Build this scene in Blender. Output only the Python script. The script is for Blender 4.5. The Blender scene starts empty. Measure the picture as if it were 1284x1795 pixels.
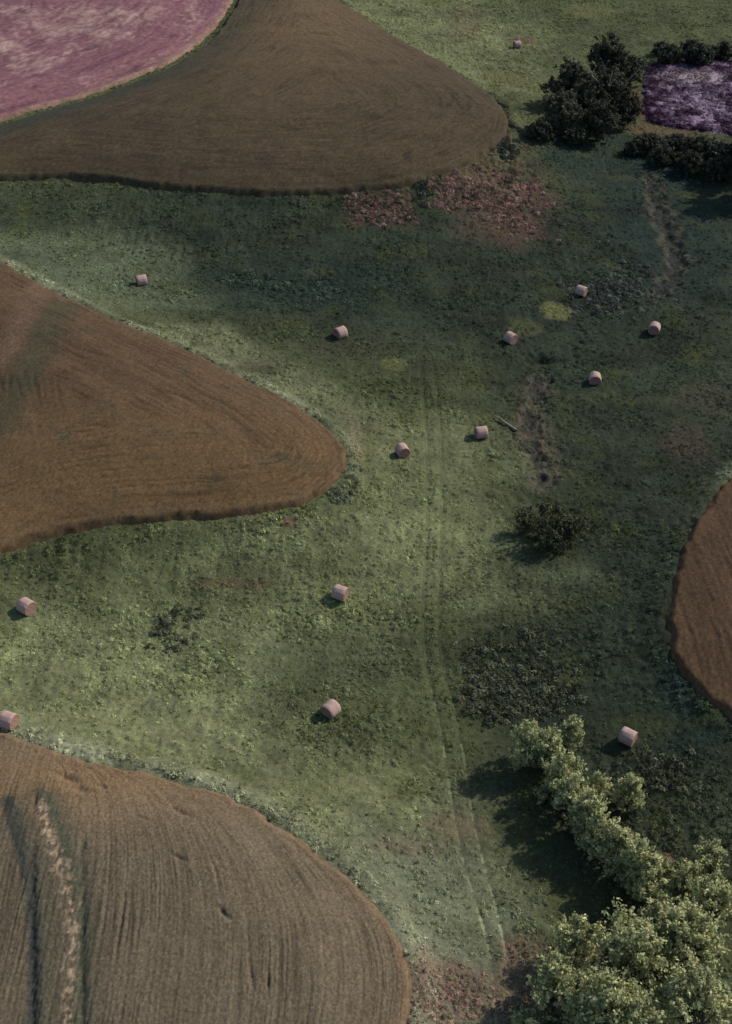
import bpy, math, random
import numpy as np
R = math.radians
rng = np.random.default_rng(11)
random.seed(11)
scene = bpy.context.scene
COL = scene.collection

# ------------------------------------------------------------------ camera, sky, sun, exposure
CAM_H, PITCH, FPX = 76.0, 38.0, 2200.0
cam_d = bpy.data.cameras.new('camera'); cam = bpy.data.objects.new('camera', cam_d)
COL.objects.link(cam); scene.camera = cam
cam_d.sensor_fit = 'VERTICAL'; cam_d.sensor_height = 36.0; cam_d.lens = 36.0 * FPX / 1795.0
cam_d.clip_start = 0.5; cam_d.clip_end = 12000.0
cam.location = (0, 0, CAM_H); cam.rotation_euler = (R(90 - PITCH), 0, 0)

SUN_EL, SUN_AZ = 37.0, 62.0            # azimuth clockwise from +Y
SUN_DIR = np.array([math.sin(R(SUN_AZ)) * math.cos(R(SUN_EL)), math.cos(R(SUN_AZ)) * math.cos(R(SUN_EL)), math.sin(R(SUN_EL))])
world = bpy.data.worlds.new('World'); scene.world = world; world.use_nodes = True
wn = world.node_tree.nodes; wn.clear()
sky = wn.new('ShaderNodeTexSky'); sky.sky_type = 'NISHITA'; sky.sun_disc = False
sky.sun_elevation = R(SUN_EL); sky.sun_rotation = R(SUN_AZ)
bg = wn.new('ShaderNodeBackground'); bg.inputs['Strength'].default_value = 0.11
wo = wn.new('ShaderNodeOutputWorld')
world.node_tree.links.new(sky.outputs[0], bg.inputs[0]); world.node_tree.links.new(bg.outputs[0], wo.inputs[0])
sun_d = bpy.data.lights.new('sun', 'SUN'); sun_d.energy = 3.6; sun_d.angle = R(0.9); sun_d.color = (1.0, 0.92, 0.80)
sun = bpy.data.objects.new('sun', sun_d); COL.objects.link(sun)
from mathutils import Vector, Matrix
sun.rotation_euler = Vector(SUN_DIR).to_track_quat('Z', 'Y').to_euler()
vs = scene.view_settings
vs.view_transform = 'Standard'; vs.look = 'None'; vs.gamma = 1.0; vs.use_curve_mapping = False; vs.exposure = 0.22
scene.render.resolution_x = 732; scene.render.resolution_y = 1024
scene.cycles.max_bounces = 5; scene.cycles.transparent_max_bounces = 4

# ------------------------------------------------------------------ noise and photo-to-ground helpers
def _hash(ix, iy, seed):
    h = (ix.astype(np.int64) * 374761393 + iy.astype(np.int64) * 668265263 + seed * 982451653) & 0xFFFFFFFF
    h = ((h ^ (h >> 13)) * 1274126177) & 0xFFFFFFFF
    return ((h ^ (h >> 16)) & 0xFFFF).astype(np.float64) / 65535.0
def noise(x, y, seed=0):                      # gradient noise, about -1..1
    x = np.asarray(x, float); y = np.asarray(y, float)
    ix = np.floor(x); iy = np.floor(y); fx = x - ix; fy = y - iy
    u = fx * fx * fx * (fx * (fx * 6 - 15) + 10); v = fy * fy * fy * (fy * (fy * 6 - 15) + 10)
    def g(dx, dy):
        a = _hash(ix + dx, iy + dy, seed) * 2 * np.pi
        return np.cos(a) * (fx - dx) + np.sin(a) * (fy - dy)
    return 1.5 * ((g(0, 0) * (1 - u) + g(1, 0) * u) * (1 - v) + (g(0, 1) * (1 - u) + g(1, 1) * u) * v)
def fbm(x, y, seed=0, octv=3, lac=2.1, gain=0.5):
    s = 0; a = 1.0
    for k in range(octv):
        s = s + a * noise(x * lac ** k + 17.3 * k, y * lac ** k - 9.1 * k, seed + k); a *= gain
    return s
def sstep(a, b, x):
    t = np.clip((x - a) / (b - a), 0, 1); return t * t * (3 - 2 * t)

ST, CT = math.sin(R(PITCH)), math.cos(R(PITCH))
def unproj(px, py, z=0.0):
    u = np.asarray(px, float) - 642.0; v = np.asarray(py, float) - 897.5
    t = (CAM_H - z) / (FPX * ST + v * CT)
    return t * u, t * (FPX * CT - v * ST)
def scale_at(py, z=0.0):                      # photo pixels per metre, and per metre of depth on the ground
    v = py - 897.5
    s = (FPX * ST + v * CT) / (CAM_H - z)
    return s, s * math.sin(R(PITCH) + math.atan2(v, FPX))

def catmull(pts, n=6, closed=True):
    P = np.array(pts, float); m = len(P); out = []
    rngi = range(m) if closed else range(m - 1)
    for i in rngi:
        if closed: p0, p1, p2, p3 = P[i - 1], P[i], P[(i + 1) % m], P[(i + 2) % m]
        else: p0, p1, p2, p3 = P[max(i - 1, 0)], P[i], P[i + 1], P[min(i + 2, m - 1)]
        for k in range(n):
            t = k / n
            out.append(0.5 * ((2 * p1) + (-p0 + p2) * t + (2 * p0 - 5 * p1 + 4 * p2 - p3) * t * t + (-p0 + 3 * p1 - 3 * p2 + p3) * t ** 3))
    if not closed: out.append(P[-1])
    return np.array(out)

def polydist(x, y, poly, closed=True, reach=4.5):        # distance, arc length of nearest point, side sign by crossing test
    x = np.ravel(x); y = np.ravel(y)
    if not closed:                              # far points are only told that they are far
        lo, hi = poly.min(0) - reach, poly.max(0) + reach
        m = (x > lo[0]) & (x < hi[0]) & (y > lo[1]) & (y < hi[1])
        if m.sum() < len(x):
            d = np.full(x.shape, 99.0); a = np.zeros(x.shape)
            if m.any(): d[m], a[m] = polydist(x[m], y[m], poly, False, 1e9)
            return d, a
    best = np.full(x.shape, 1e18); arc = np.zeros(x.shape); inside = np.zeros(x.shape, bool); a0 = 0.0
    n = len(poly)
    for i in range(n if closed else n - 1):
        ax, ay = poly[i]; bx, by = poly[(i + 1) % n]
        dx, dy = bx - ax, by - ay; L2 = dx * dx + dy * dy + 1e-12; L = math.sqrt(L2)
        t = np.clip(((x - ax) * dx + (y - ay) * dy) / L2, 0, 1)
        d = (x - ax - t * dx) ** 2 + (y - ay - t * dy) ** 2
        m = d < best; best[m] = d[m]; arc[m] = a0 + t[m] * L; a0 += L
        if closed and ay != by:
            c = ((ay > y) != (by > y)) & (x < dx * (y - ay) / (by - ay) + ax)
            inside ^= c
    best = np.sqrt(best)
    return (np.where(inside, best, -best) if closed else best), arc

# ------------------------------------------------------------------ outlines of the fields, read off the photograph
ZE = 3.0                                       # height of the field edges above the valley floor
def wpoly(pts, z=ZE, n=5): 
    x, y = unproj([p[0] for p in pts], [p[1] for p in pts], z)
    return catmull(np.stack([x, y], 1), n)
F_top = wpoly([(-150, 275), (-60, 250), (16, 226), (130, 192), (240, 152), (320, 117), (372, 77), (402, 40), (426, 0), (455, -50), (500, -110), (545, -80),
               (590, 0), (640, 36), (700, 76), (770, 112), (822, 146), (862, 175), (886, 205), (890, 234), (866, 262), (820, 290), (760, 312), (700, 330),
               (600, 338), (500, 342), (400, 340), (300, 335), (200, 321), (120, 314), (16, 318), (-60, 326), (-150, 335)])
F_mid = wpoly([(-130, 560), (-90, 430), (-40, 440), (16, 470), (60, 498), (100, 519), (160, 546), (220, 575), (300, 610), (370, 640), (440, 674), (500, 705), (550, 739),
               (586, 768), (606, 796), (604, 822), (590, 846), (560, 870), (520, 890), (450, 903), (380, 910), (300, 915), (200, 925), (130, 935),
               (70, 950), (16, 968), (-60, 1005), (-130, 1020), (-150, 800)])
F_bot = wpoly([(-120, 1400), (-90, 1260), (-30, 1272), (16, 1292), (60, 1312), (120, 1331), (200, 1349), (290, 1366), (380, 1392), (450, 1427), (520, 1471), (580, 1516),
               (630, 1561), (670, 1606), (700, 1652), (716, 1700), (719, 1750), (714, 1800), (690, 1880), (640, 1960), (300, 2000), (-120, 2000), (-150, 1700)])
F_right = wpoly([(1420, 800), (1340, 805), (1284, 838), (1266, 854), (1244, 882), (1214, 930), (1190, 985), (1175, 1040), (1170, 1090), (1176, 1140),
                 (1196, 1186), (1226, 1220), (1268, 1254), (1330, 1292), (1420, 1310), (1450, 1050)])
F_plum = wpoly([(-150, 262), (-60, 236), (16, 214), (128, 180), (236, 142), (312, 108), (362, 70), (392, 36), (416, -2), (440, -50), (430, -110),
                (300, -150), (100, -150), (-150, -100), (-200, 80)])
F_purple = wpoly([(1133, 122), (1160, 108), (1210, 104), (1268, 106), (1330, 112), (1350, 170), (1330, 236), (1268, 232), (1210, 226), (1150, 216), (1130, 205), (1128, 160)], 0.3)
RIDGE = [F_top, F_mid, F_bot, F_right, F_plum]

# signed distance to the union of the fields on a 1 m raster, smoothed: the ridges follow the fields
GX0, GX1, GY0, GY1 = -170, 170, 10, 420
gx = np.arange(GX0, GX1 + 1.0); gy = np.arange(GY0, GY1 + 1.0)
GX, GY = np.meshgrid(gx, gy)
DU = np.full(GX.size, -1e9)
for P in RIDGE: DU = np.maximum(DU, polydist(GX, GY, P)[0])
DU = np.clip(DU.reshape(GX.shape), -60, 40)
k = np.exp(-0.5 * (np.arange(-9, 10) / 2.8) ** 2); k /= k.sum()
pad = np.pad(DU, 9, mode='edge')
pad = sum(k[i] * pad[i:i + DU.shape[0], :] for i in range(19))
DS = sum(k[i] * pad[:, i:i + DU.shape[1]] for i in range(19))
def bil(G, x, y):
    fx = np.clip((x - GX0), 0, G.shape[1] - 1.001); fy = np.clip((y - GY0), 0, G.shape[0] - 1.001)
    i = fx.astype(int); j = fy.astype(int); a = fx - i; b = fy - j
    return (G[j, i] * (1 - a) + G[j, i + 1] * a) * (1 - b) + (G[j + 1, i] * (1 - a) + G[j + 1, i + 1] * a) * b
GRY, GRX = np.gradient(DS)                     # which way each field edge looks
FACING = -(GRX * .5 + GRY * .86) / (np.hypot(GRX, GRY) + 1e-6)
def base_h(x, y):
    d = bil(DS, x, y)
    z = np.where(d < 0, ZE * np.exp(np.minimum(d, 0) / 10.0), 2 * ZE - ZE * np.exp(-np.maximum(d, 0) / 10.0))
    z = z + (.12 + .34 * sstep(-.2, .5, bil(FACING, x, y))) * np.exp(-((d + 1.1) / 1.0) ** 2)          # grassy bank along the field edges
    fade = sstep(600, 300, np.hypot(x, y - 150))
    return z * (0.35 + 0.65 * fade) + 0.28 * fbm(x / 17, y / 17, 3, 2)
_WC = {}
def W(px, py, dz=0.0):                         # photo pixel -> point on the terrain (dz above it)
    if (px, py, dz) in _WC: return _WC[(px, py, dz)]
    z = 1.0
    for _ in range(9):
        x, y = unproj(px, py, z + dz); z = float(base_h(np.array([x]), np.array([y]))[0])
    _WC[(px, py, dz)] = (float(x), float(y), z)
    return float(x), float(y), z

def line_w(pts, n=6):
    return catmull(np.array([W(*p)[:2] for p in pts]), n, closed=False)
GULLY1 = line_w([(1140, 315), (1158, 375), (1178, 430), (1188, 465), (1172, 495), (1150, 520)])
GULLY2 = line_w([(952, 668), (936, 715), (930, 755), (940, 800), (950, 850)])
RUT_L = line_w([(738, 640), (746, 740), (750, 850), (748, 940), (744, 1020), (742, 1110), (752, 1190), (768, 1260), (782, 1340), (795, 1430), (812, 1510), (836, 1590), (856, 1660), (866, 1740), (872, 1840)])
RUT_R = line_w([(760, 640), (770, 740), (775, 850), (774, 940), (770, 1020), (770, 1110), (782, 1190), (800, 1260), (815, 1340), (828, 1430), (844, 1500), (866, 1580), (884, 1660), (894, 1740), (902, 1840)])

def blob(x, y, px, py, rx, ry, soft=0.6, ang=0.0, seed=0, wob=0.35):
    """soft-edged patch of ground given by its outline in the photo, lying on the terrain"""
    cx, cy, z = W(px, py); s, sd = scale_at(py, z)
    a, b = rx / s, ry / sd
    dx, dy = x - cx, y - cy
    lim = max(a, b) * (1 + soft * .5 + 1.6 * wob)
    m = (np.abs(dx) < lim) & (np.abs(dy) < lim)
    if m.sum() < len(x):
        o = np.zeros(len(x))
        if m.any(): o[m] = blob(x[m], y[m], px, py, rx, ry, soft, ang, seed, wob)
        return o
    c, sn = math.cos(R(ang)), math.sin(R(ang))
    q = np.sqrt(((dx * c + dy * sn) / a) ** 2 + ((-dx * sn + dy * c) / b) ** 2) + wob * fbm(x / (0.45 * (a + b)) , y / (0.45 * (a + b)), 50 + seed, 3)
    return sstep(1 + soft * 0.5, 1 - soft * 0.5, q)

def mixc(c, new, m):
    return c * (1 - m[:, None]) + np.array(new)[None, :] * m[:, None]

# colours of the sward: pale dry grass on the slopes, wet dark green along the valley floor, teal also for painted shade
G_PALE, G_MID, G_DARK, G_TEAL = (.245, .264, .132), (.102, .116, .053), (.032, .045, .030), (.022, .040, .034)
G_YEL, SOIL, TAN, PINK = (.155, .162, .065), (.10, .075, .05), (.24, .19, .12), (.20, .105, .085)
def ground_color(x, y):
    x = np.asarray(x, float); y = np.asarray(y, float)
    d = bil(DS, x, y)
    n1 = fbm(x / 9, y / 9, 21, 4); n2 = fbm(x / 2.6, y / 2.6, 22, 3)
    c = np.tile(np.array(G_MID), (len(x), 1))
    B = lambda *a, **k: blob(x, y, *a, **k)
    # wet valley floor and the far right, with light fall-off painted into the colour
    c = mixc(c, G_DARK, 0.9 * B(840, 460, 560, 150, soft=1.0, seed=1, wob=.2))
    c = mixc(c, G_DARK, 0.85 * B(1120, 700, 300, 330, soft=1.1, seed=2, wob=.2))
    c = mixc(c, G_DARK, 0.85 * B(1080, 1180, 260, 330, soft=1.1, seed=3, wob=.2))
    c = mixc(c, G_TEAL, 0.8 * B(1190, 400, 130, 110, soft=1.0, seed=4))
    c = mixc(c, G_TEAL, 0.9 * B(1130, 285, 190, 52, soft=1.0, seed=18))  # tree shade between clump and ditch painted into the ground colour
    c = mixc(c, G_TEAL, 0.6 * B(540, 500, 190, 45, soft=1.0, seed=5))
    c = mixc(c, G_TEAL, 0.5 * B(250, 370, 300, 45, soft=1.0, seed=6))  # shade of the slope below the top field, painted in
    c = mixc(c, G_TEAL, 0.35 * B(470, 1150, 300, 60, soft=1.0, seed=7))
    c = mixc(c, G_TEAL, 0.7 * B(1220, 1240, 80, 70, soft=1.0, seed=8))  # shade beside the right field put into the grass colour
    # pale dry grass on the slopes below the fields
    c = mixc(c, G_PALE, 0.75 * B(170, 1180, 380, 150, soft=1.1, seed=9, wob=.25))
    c = mixc(c, G_PALE, 0.7 * B(430, 1330, 420, 85, soft=1.0, ang=-30, seed=10))
    c = mixc(c, G_PALE, 0.6 * B(700, 1480, 140, 160, soft=1.0, seed=11))
    c = mixc(c, G_PALE, 0.6 * B(770, 60, 200, 110, soft=1.1, seed=12))
    c = mixc(c, (.15, .18, .11), 0.8 * B(120, 470, 200, 60, soft=1.0, ang=-20, seed=13))
    c = mixc(c, (.19, .20, .11), 0.85 * B(430, 632, 260, 34, soft=1.0, ang=-42, seed=14))
    c = mixc(c, G_PALE, 0.6 * B(600, 1000, 330, 90, soft=1.2, seed=16))
    c = mixc(c, (.175, .19, .125), 0.75 * B(770, 1600, 150, 190, soft=1.1, seed=17))  # pale haze over the lower ground put into the grass colour
    c = mixc(c, G_PALE, 0.55 * B(760, 840, 150, 130, soft=1.2, seed=15))
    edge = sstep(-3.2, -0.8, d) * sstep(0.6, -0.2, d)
    c = mixc(c, (.25, .262, .165), np.clip(edge * (0.75 + 0.5 * n1), 0, 1) * sstep(210, 150, y) * sstep(-.1, .5, bil(FACING, x, y)) )  # rim paler on sun-facing edges only: light on the bank painted in
    # broad and fine mottling
    c = c * (1 + 0.30 * n1 + 0.22 * n2)[:, None]
    c = mixc(c, (.10, .115, .03), np.clip(0.5 * fbm(x / 5, y / 5, 24, 3) - 0.1, 0, 0.5))
    # lush yellow-green spots
    for i, (px, py, rx, ry, s) in enumerate([(975, 545, 29, 16, 1), (690, 638, 24, 13, .7), (580 + 340, 575, 30, 14, .35), (1035, 20, 45, 10, .9), (885, 138, 42, 13, .8),
                                  (955, 147, 18, 7, .9), (760, 5, 24, 8, .8), (812, 1020, 22, 16, .7), (800, 890, 18, 30, .4), (640, 790, 14, 40, .5)]):
        c = mixc(c, G_YEL, s * B(px, py, rx, ry, soft=0.35, seed=30 + i, wob=.12))
    # dry reddish patches, bare soil and dead grass
    for i, (px, py, rx, ry, s, cc) in enumerate([(880, 345, 85, 55, .45, PINK), (665, 366, 55, 22, .35, PINK), (795, 1745, 75, 65, .7, (.24, .15, .115)), (918, 1700, 40, 60, .65, (.24, .16, .12)),
                                  (800, 1450, 60, 22, .5, (.19, .14, .09)), (710, 1480, 60, 18, .45, (.20, .15, .10)), (1205, 780, 40, 40, .5, (.11, .075, .06)), (410, 1022, 60, 8, .5, (.15, .10, .06)),
                                  (820, 45, 30, 25, .5, (.17, .13, .07)), (600, 608, 70, 14, .5, (.08, .075, .05)), (1162, 1505, 22, 10, .9, TAN), (940, 760, 32, 80, .5, (.15, .12, .085)),
                                  (1170, 226, 75, 12, .8, (.17, .12, .07)), (1116, 175, 9, 45, .8, (.15, .09, .06)), (1240, 700, 60, 30, .4, (.10, .085, .06)),
                                  (625, 770, 12, 45, .7, (.23, .20, .13)), (915, 72, 25, 6, .6, PINK), (508, 915, 12, 6, .8, PINK)]):
        c = mixc(c, cc, s * B(px, py, rx, ry, soft=0.8, seed=60 + i, wob=.4))
    # gullies: bare banks
    for g, wd, s in ((GULLY1, 1.1, .5), (GULLY2, .7, .65)):
        dd, _ = polydist(x, y, g, False); dd = dd + 1.1 * n2 + .5 * n1
        c = mixc(c, (.16, .13, .095), s * sstep(wd + .9, wd - .1, dd) * sstep(0.2, 1.0, dd))
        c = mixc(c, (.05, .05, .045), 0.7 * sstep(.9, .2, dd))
    return np.clip(c, 0.008, 0.5)
THATCH = .60

def track_dist(x, y):
    return np.minimum(polydist(x, y, RUT_L, False)[0], polydist(x, y, RUT_R, False)[0])
def ground_h(x, y, fine=True):
    z = base_h(x, y)
    near = sstep(420, 330, np.abs(y))
    td = track_dist(x, y)
    smooth = sstep(0.25, 0.9, td)
    if fine:
        tus = np.abs(noise(x / 0.62, y / 0.62, 31)) * 0.7 + np.abs(noise(x / 1.35, y / 1.35, 32)) 
        rough = 0.5 + 0.5 * fbm(x / 12, y / 12, 33, 2)
        z = z + near * (.35 + .65 * smooth) * (0.34 * np.clip(rough, .25, 1.2) * (tus - .35) + 0.07 * noise(x / .3, y / .3, 34) + 0.10 * fbm(x / 3.3, y / 3.3, 35, 2))
    z = z - 0.07 * sstep(0.35, 0.1, td)
    for g, wd, dep in ((GULLY1, 1.3, .55), (GULLY2, .8, .4)):
        dd, _ = polydist(x, y, g, False)
        z = z - dep * sstep(wd + .7, .1, dd + .9 * fbm(x / 1.7, y / 1.7, 36, 2))
    cx, cy, _z = W(948, 632); z = z - 0.7 * sstep(1.2, .3, np.hypot((x - cx) / 2.6, (y - cy) / 1.0))
    return z

# ------------------------------------------------------------------ material helpers
def new_mat(name):
    m = bpy.data.materials.new(name); m.use_nodes = True
    nt = m.node_tree; b = nt.nodes['Principled BSDF']
    b.inputs['Roughness'].default_value = 0.95; b.inputs['Specular IOR Level'].default_value = 0.12
    return m, nt, b
def nd(nt, typ, **kw):
    n = nt.nodes.new(typ)
    for k_, v in kw.items():
        if k_ in n.inputs: n.inputs[k_].default_value = v
        else: setattr(n, k_, v)
    return n
def mult_noise(nt, src, scale, lo, hi, detail=4.0, stretch=None, rough=.6):
    tc = nd(nt, 'ShaderNodeTexCoord'); n = nd(nt, 'ShaderNodeTexNoise'); n.inputs['Scale'].default_value = scale; n.inputs['Detail'].default_value = detail; n.inputs['Roughness'].default_value = rough
    if stretch:
        mp = nd(nt, 'ShaderNodeMapping'); mp.inputs['Scale'].default_value = stretch
        nt.links.new(tc.outputs['Object'], mp.inputs[0]); nt.links.new(mp.outputs[0], n.inputs['Vector'])
    else: nt.links.new(tc.outputs['Object'], n.inputs['Vector'])
    mr = nd(nt, 'ShaderNodeMapRange'); mr.inputs['From Min'].default_value = .3; mr.inputs['From Max'].default_value = .7
    mr.inputs['To Min'].default_value = lo; mr.inputs['To Max'].default_value = hi
    nt.links.new(n.outputs['Fac'], mr.inputs['Value'])
    mx = nd(nt, 'ShaderNodeVectorMath', operation='SCALE')
    nt.links.new(src, mx.inputs[0]); nt.links.new(mr.outputs[0], mx.inputs['Scale'])
    return mx.outputs[0], n.outputs['Fac']
def attr_mat(name, scales=((2.2, .75, 1.25), (9.0, .6, 1.4)), bump=.5, bdist=.12, inst=False, trans=0.0, tone=False, rough=.95):
    m, nt, b = new_mat(name); b.inputs['Roughness'].default_value = rough
    a = nd(nt, 'ShaderNodeAttribute'); a.attribute_name = 'Col'; a.attribute_type = 'INSTANCER' if inst else 'GEOMETRY'
    src = a.outputs['Color']; fac = None
    for s, lo, hi in scales: src, fac = mult_noise(nt, src, s, lo, hi)
    if tone:
        t = nd(nt, 'ShaderNodeAttribute'); t.attribute_name = 'tone'
        mx = nd(nt, 'ShaderNodeVectorMath', operation='SCALE'); nt.links.new(src, mx.inputs[0]); nt.links.new(t.outputs['Fac'], mx.inputs['Scale']); src = mx.outputs[0]
    nt.links.new(src, b.inputs['Base Color'])
    if bump and fac is not None:
        bm = nd(nt, 'ShaderNodeBump'); bm.inputs['Strength'].default_value = bump; bm.inputs['Distance'].default_value = bdist
        nt.links.new(fac, bm.inputs['Height']); nt.links.new(bm.outputs[0], b.inputs['Normal'])
    if trans:
        tr = nd(nt, 'ShaderNodeBsdfTranslucent'); mx = nd(nt, 'ShaderNodeMixShader'); mx.inputs[0].default_value = trans
        nt.links.new(src, tr.inputs[0]); nt.links.new(b.outputs[0], mx.inputs[1]); nt.links.new(tr.outputs[0], mx.inputs[2])
        nt.links.new(mx.outputs[0], nt.nodes['Material Output'].inputs['Surface'])
    return m
M_GROUND = attr_mat('sward')
M_FIELD = attr_mat('ripe_crop', scales=((1.6, .88, 1.12), (5.0, .74, 1.26)), bump=.4, bdist=.05)
M_PLANT = attr_mat('weed_leaf', scales=(), inst=True, trans=.35, tone=True, bump=0)
M_LEAF = attr_mat('tree_leaf', scales=(), trans=.28, bump=0, rough=.7)
M_TRACK = attr_mat('worn_track', scales=((3.0, .8, 1.2), (16.0, .6, 1.4)))

def bark(name, col):
    m, nt, b = new_mat(name); rgb = nd(nt, 'ShaderNodeRGB'); rgb.outputs[0].default_value = (*col, 1)
    src, fac = mult_noise(nt, rgb.outputs[0], 6.0, .55, 1.4, stretch=(1, 1, .25))
    nt.links.new(src, b.inputs['Base Color'])
    bm = nd(nt, 'ShaderNodeBump'); bm.inputs['Distance'].default_value = .05; nt.links.new(fac, bm.inputs['Height']); nt.links.new(bm.outputs[0], b.inputs['Normal'])
    return m
M_BARK = bark('bark', (.10, .085, .065)); M_DEAD = bark('dead_wood', (.22, .195, .155))

# ------------------------------------------------------------------ mesh helpers
def mesh_from(name, V, F, mat, col=None, smooth=False, extra=None):
    me = bpy.data.meshes.new(name)
    V = np.asarray(V, np.float32); F = np.asarray(F, np.int32); k_ = F.shape[1]
    me.vertices.add(len(V)); me.vertices.foreach_set('co', V.ravel())
    me.loops.add(F.size); me.loops.foreach_set('vertex_index', F.ravel())
    me.polygons.add(len(F)); me.polygons.foreach_set('loop_start', np.arange(0, F.size, k_, dtype=np.int32))
    if smooth: me.polygons.foreach_set('use_smooth', np.ones(len(F), bool))
    else: me.polygons.foreach_set('use_smooth', np.zeros(len(F), bool))
    me.update(calc_edges=True)
    if col is not None:
        a = me.attributes.new('Col', 'FLOAT_COLOR', 'POINT')
        a.data.foreach_set('color', np.concatenate([col, np.ones((len(col), 1))], 1).astype(np.float32).ravel())
    for nme, arr in (extra or {}).items():
        a = me.attributes.new(nme, 'FLOAT', 'POINT'); a.data.foreach_set('value', np.asarray(arr, np.float32))
    me.materials.append(mat)
    return me
def link(name, data, parent=None, loc=None, label=None, cat=None, group=None, kind=None):
    o = bpy.data.objects.new(name, data); COL.objects.link(o)
    if parent is not None: o.parent = parent
    if loc is not None: o.location = loc
    if label: o['label'] = label
    if cat: o['category'] = cat
    if group: o['group'] = group
    if kind: o['kind'] = kind
    return o
def grid_faces(nx, ny):
    i = np.arange(nx - 1); j = np.arange(ny - 1); I, J = np.meshgrid(i, j)
    a = (J * nx + I).ravel()
    return np.stack([a, a + 1, a + nx + 1, a + nx], 1)

# ------------------------------------------------------------------ the ground: one sheet out to the horizon
def axis_x():
    xs = list(np.arange(0, 34, .17)); x = 34.0; st = .17
    while x < 92: xs.append(x); st = min(st * 1.006, .42); x += st
    while x < 5200: xs.append(x); st = min(st * 1.18, 600); x += st
    xs = np.array(xs); return np.concatenate([-xs[:0:-1], xs])
def axis_y():
    ys = []; y = 36.0
    while y < 315: ys.append(y); y += .115 * (y / 45.0)
    st = 1.0
    while y < 7000: ys.append(y); st = min(st * 1.2, 700); y += st
    lo = []; y = 36.0; st = .4
    while y > -2500: st = min(st * 1.25, 400); y -= st; lo.append(y)
    return np.array(lo[::-1] + ys)
ax, ay = axis_x(), axis_y()
XX, YY = np.meshgrid(ax, ay); xf, yf = XX.ravel(), YY.ravel()
near = (np.abs(xf) < 135) & (yf > 25) & (yf < 400)
zf = np.empty_like(xf); cf = np.empty((len(xf), 3))
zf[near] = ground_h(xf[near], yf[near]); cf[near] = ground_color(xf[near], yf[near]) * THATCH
far = ~near
zf[far] = base_h(xf[far], yf[far]); n_ = fbm(xf[far] / 40, yf[far] / 40, 9, 3)
cf[far] = mixc(np.tile(np.array(G_MID), (far.sum(), 1)), (.07, .06, .03), np.clip(.5 + .6 * n_, 0, 1))
link('ground', mesh_from('ground', np.stack([xf, yf, zf], 1), grid_faces(len(ax), len(ay)), M_GROUND, cf, smooth=True), kind='structure',
     label='rough green pasture filling the valley between the brown fields', cat='ground')

# worn wheel ruts down the middle of the pasture
V, F = [], []
for rut in (RUT_L, RUT_R):
    P = catmull(rut, 6, closed=False); T = np.gradient(P, axis=0); T /= np.linalg.norm(T, axis=1)[:, None] + 1e-9
    N = np.stack([-T[:, 1], T[:, 0]], 1)
    for i in range(len(P)):
        wdt = (.09 + .03 * math.sin(i * .9) + .03 * random.random()) * (1 if P[i, 1] < 95 else .8)
        for q in (-1, 0, 1): V.append(tuple(P[i] + N[i] * wdt * q))
        if i and float(noise(np.array([i * .13]), np.array([3.3 if rut is RUT_L else 8.7]), 73)[0]) > -.18:      # worn through only in places
            a = len(V) - 6; F += [(a, a + 1, a + 4, a + 3), (a + 1, a + 2, a + 5, a + 4)]
V = np.array(V); vx, vy = V[:, 0], V[:, 1]
C = ground_color(vx, vy) * ((.66 + .38 * sstep(85, 65, vy)) * (1 + .35 * noise(vx / 4, vy / 4, 71)))[:, None]
V = np.stack([vx, vy, ground_h(vx, vy) + .018], 1)
link('wheel_track', mesh_from('wheel_track', V, F, M_TRACK, C, smooth=True), kind='structure', label='pair of faint worn wheel ruts running down the pasture', cat='track')

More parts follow.
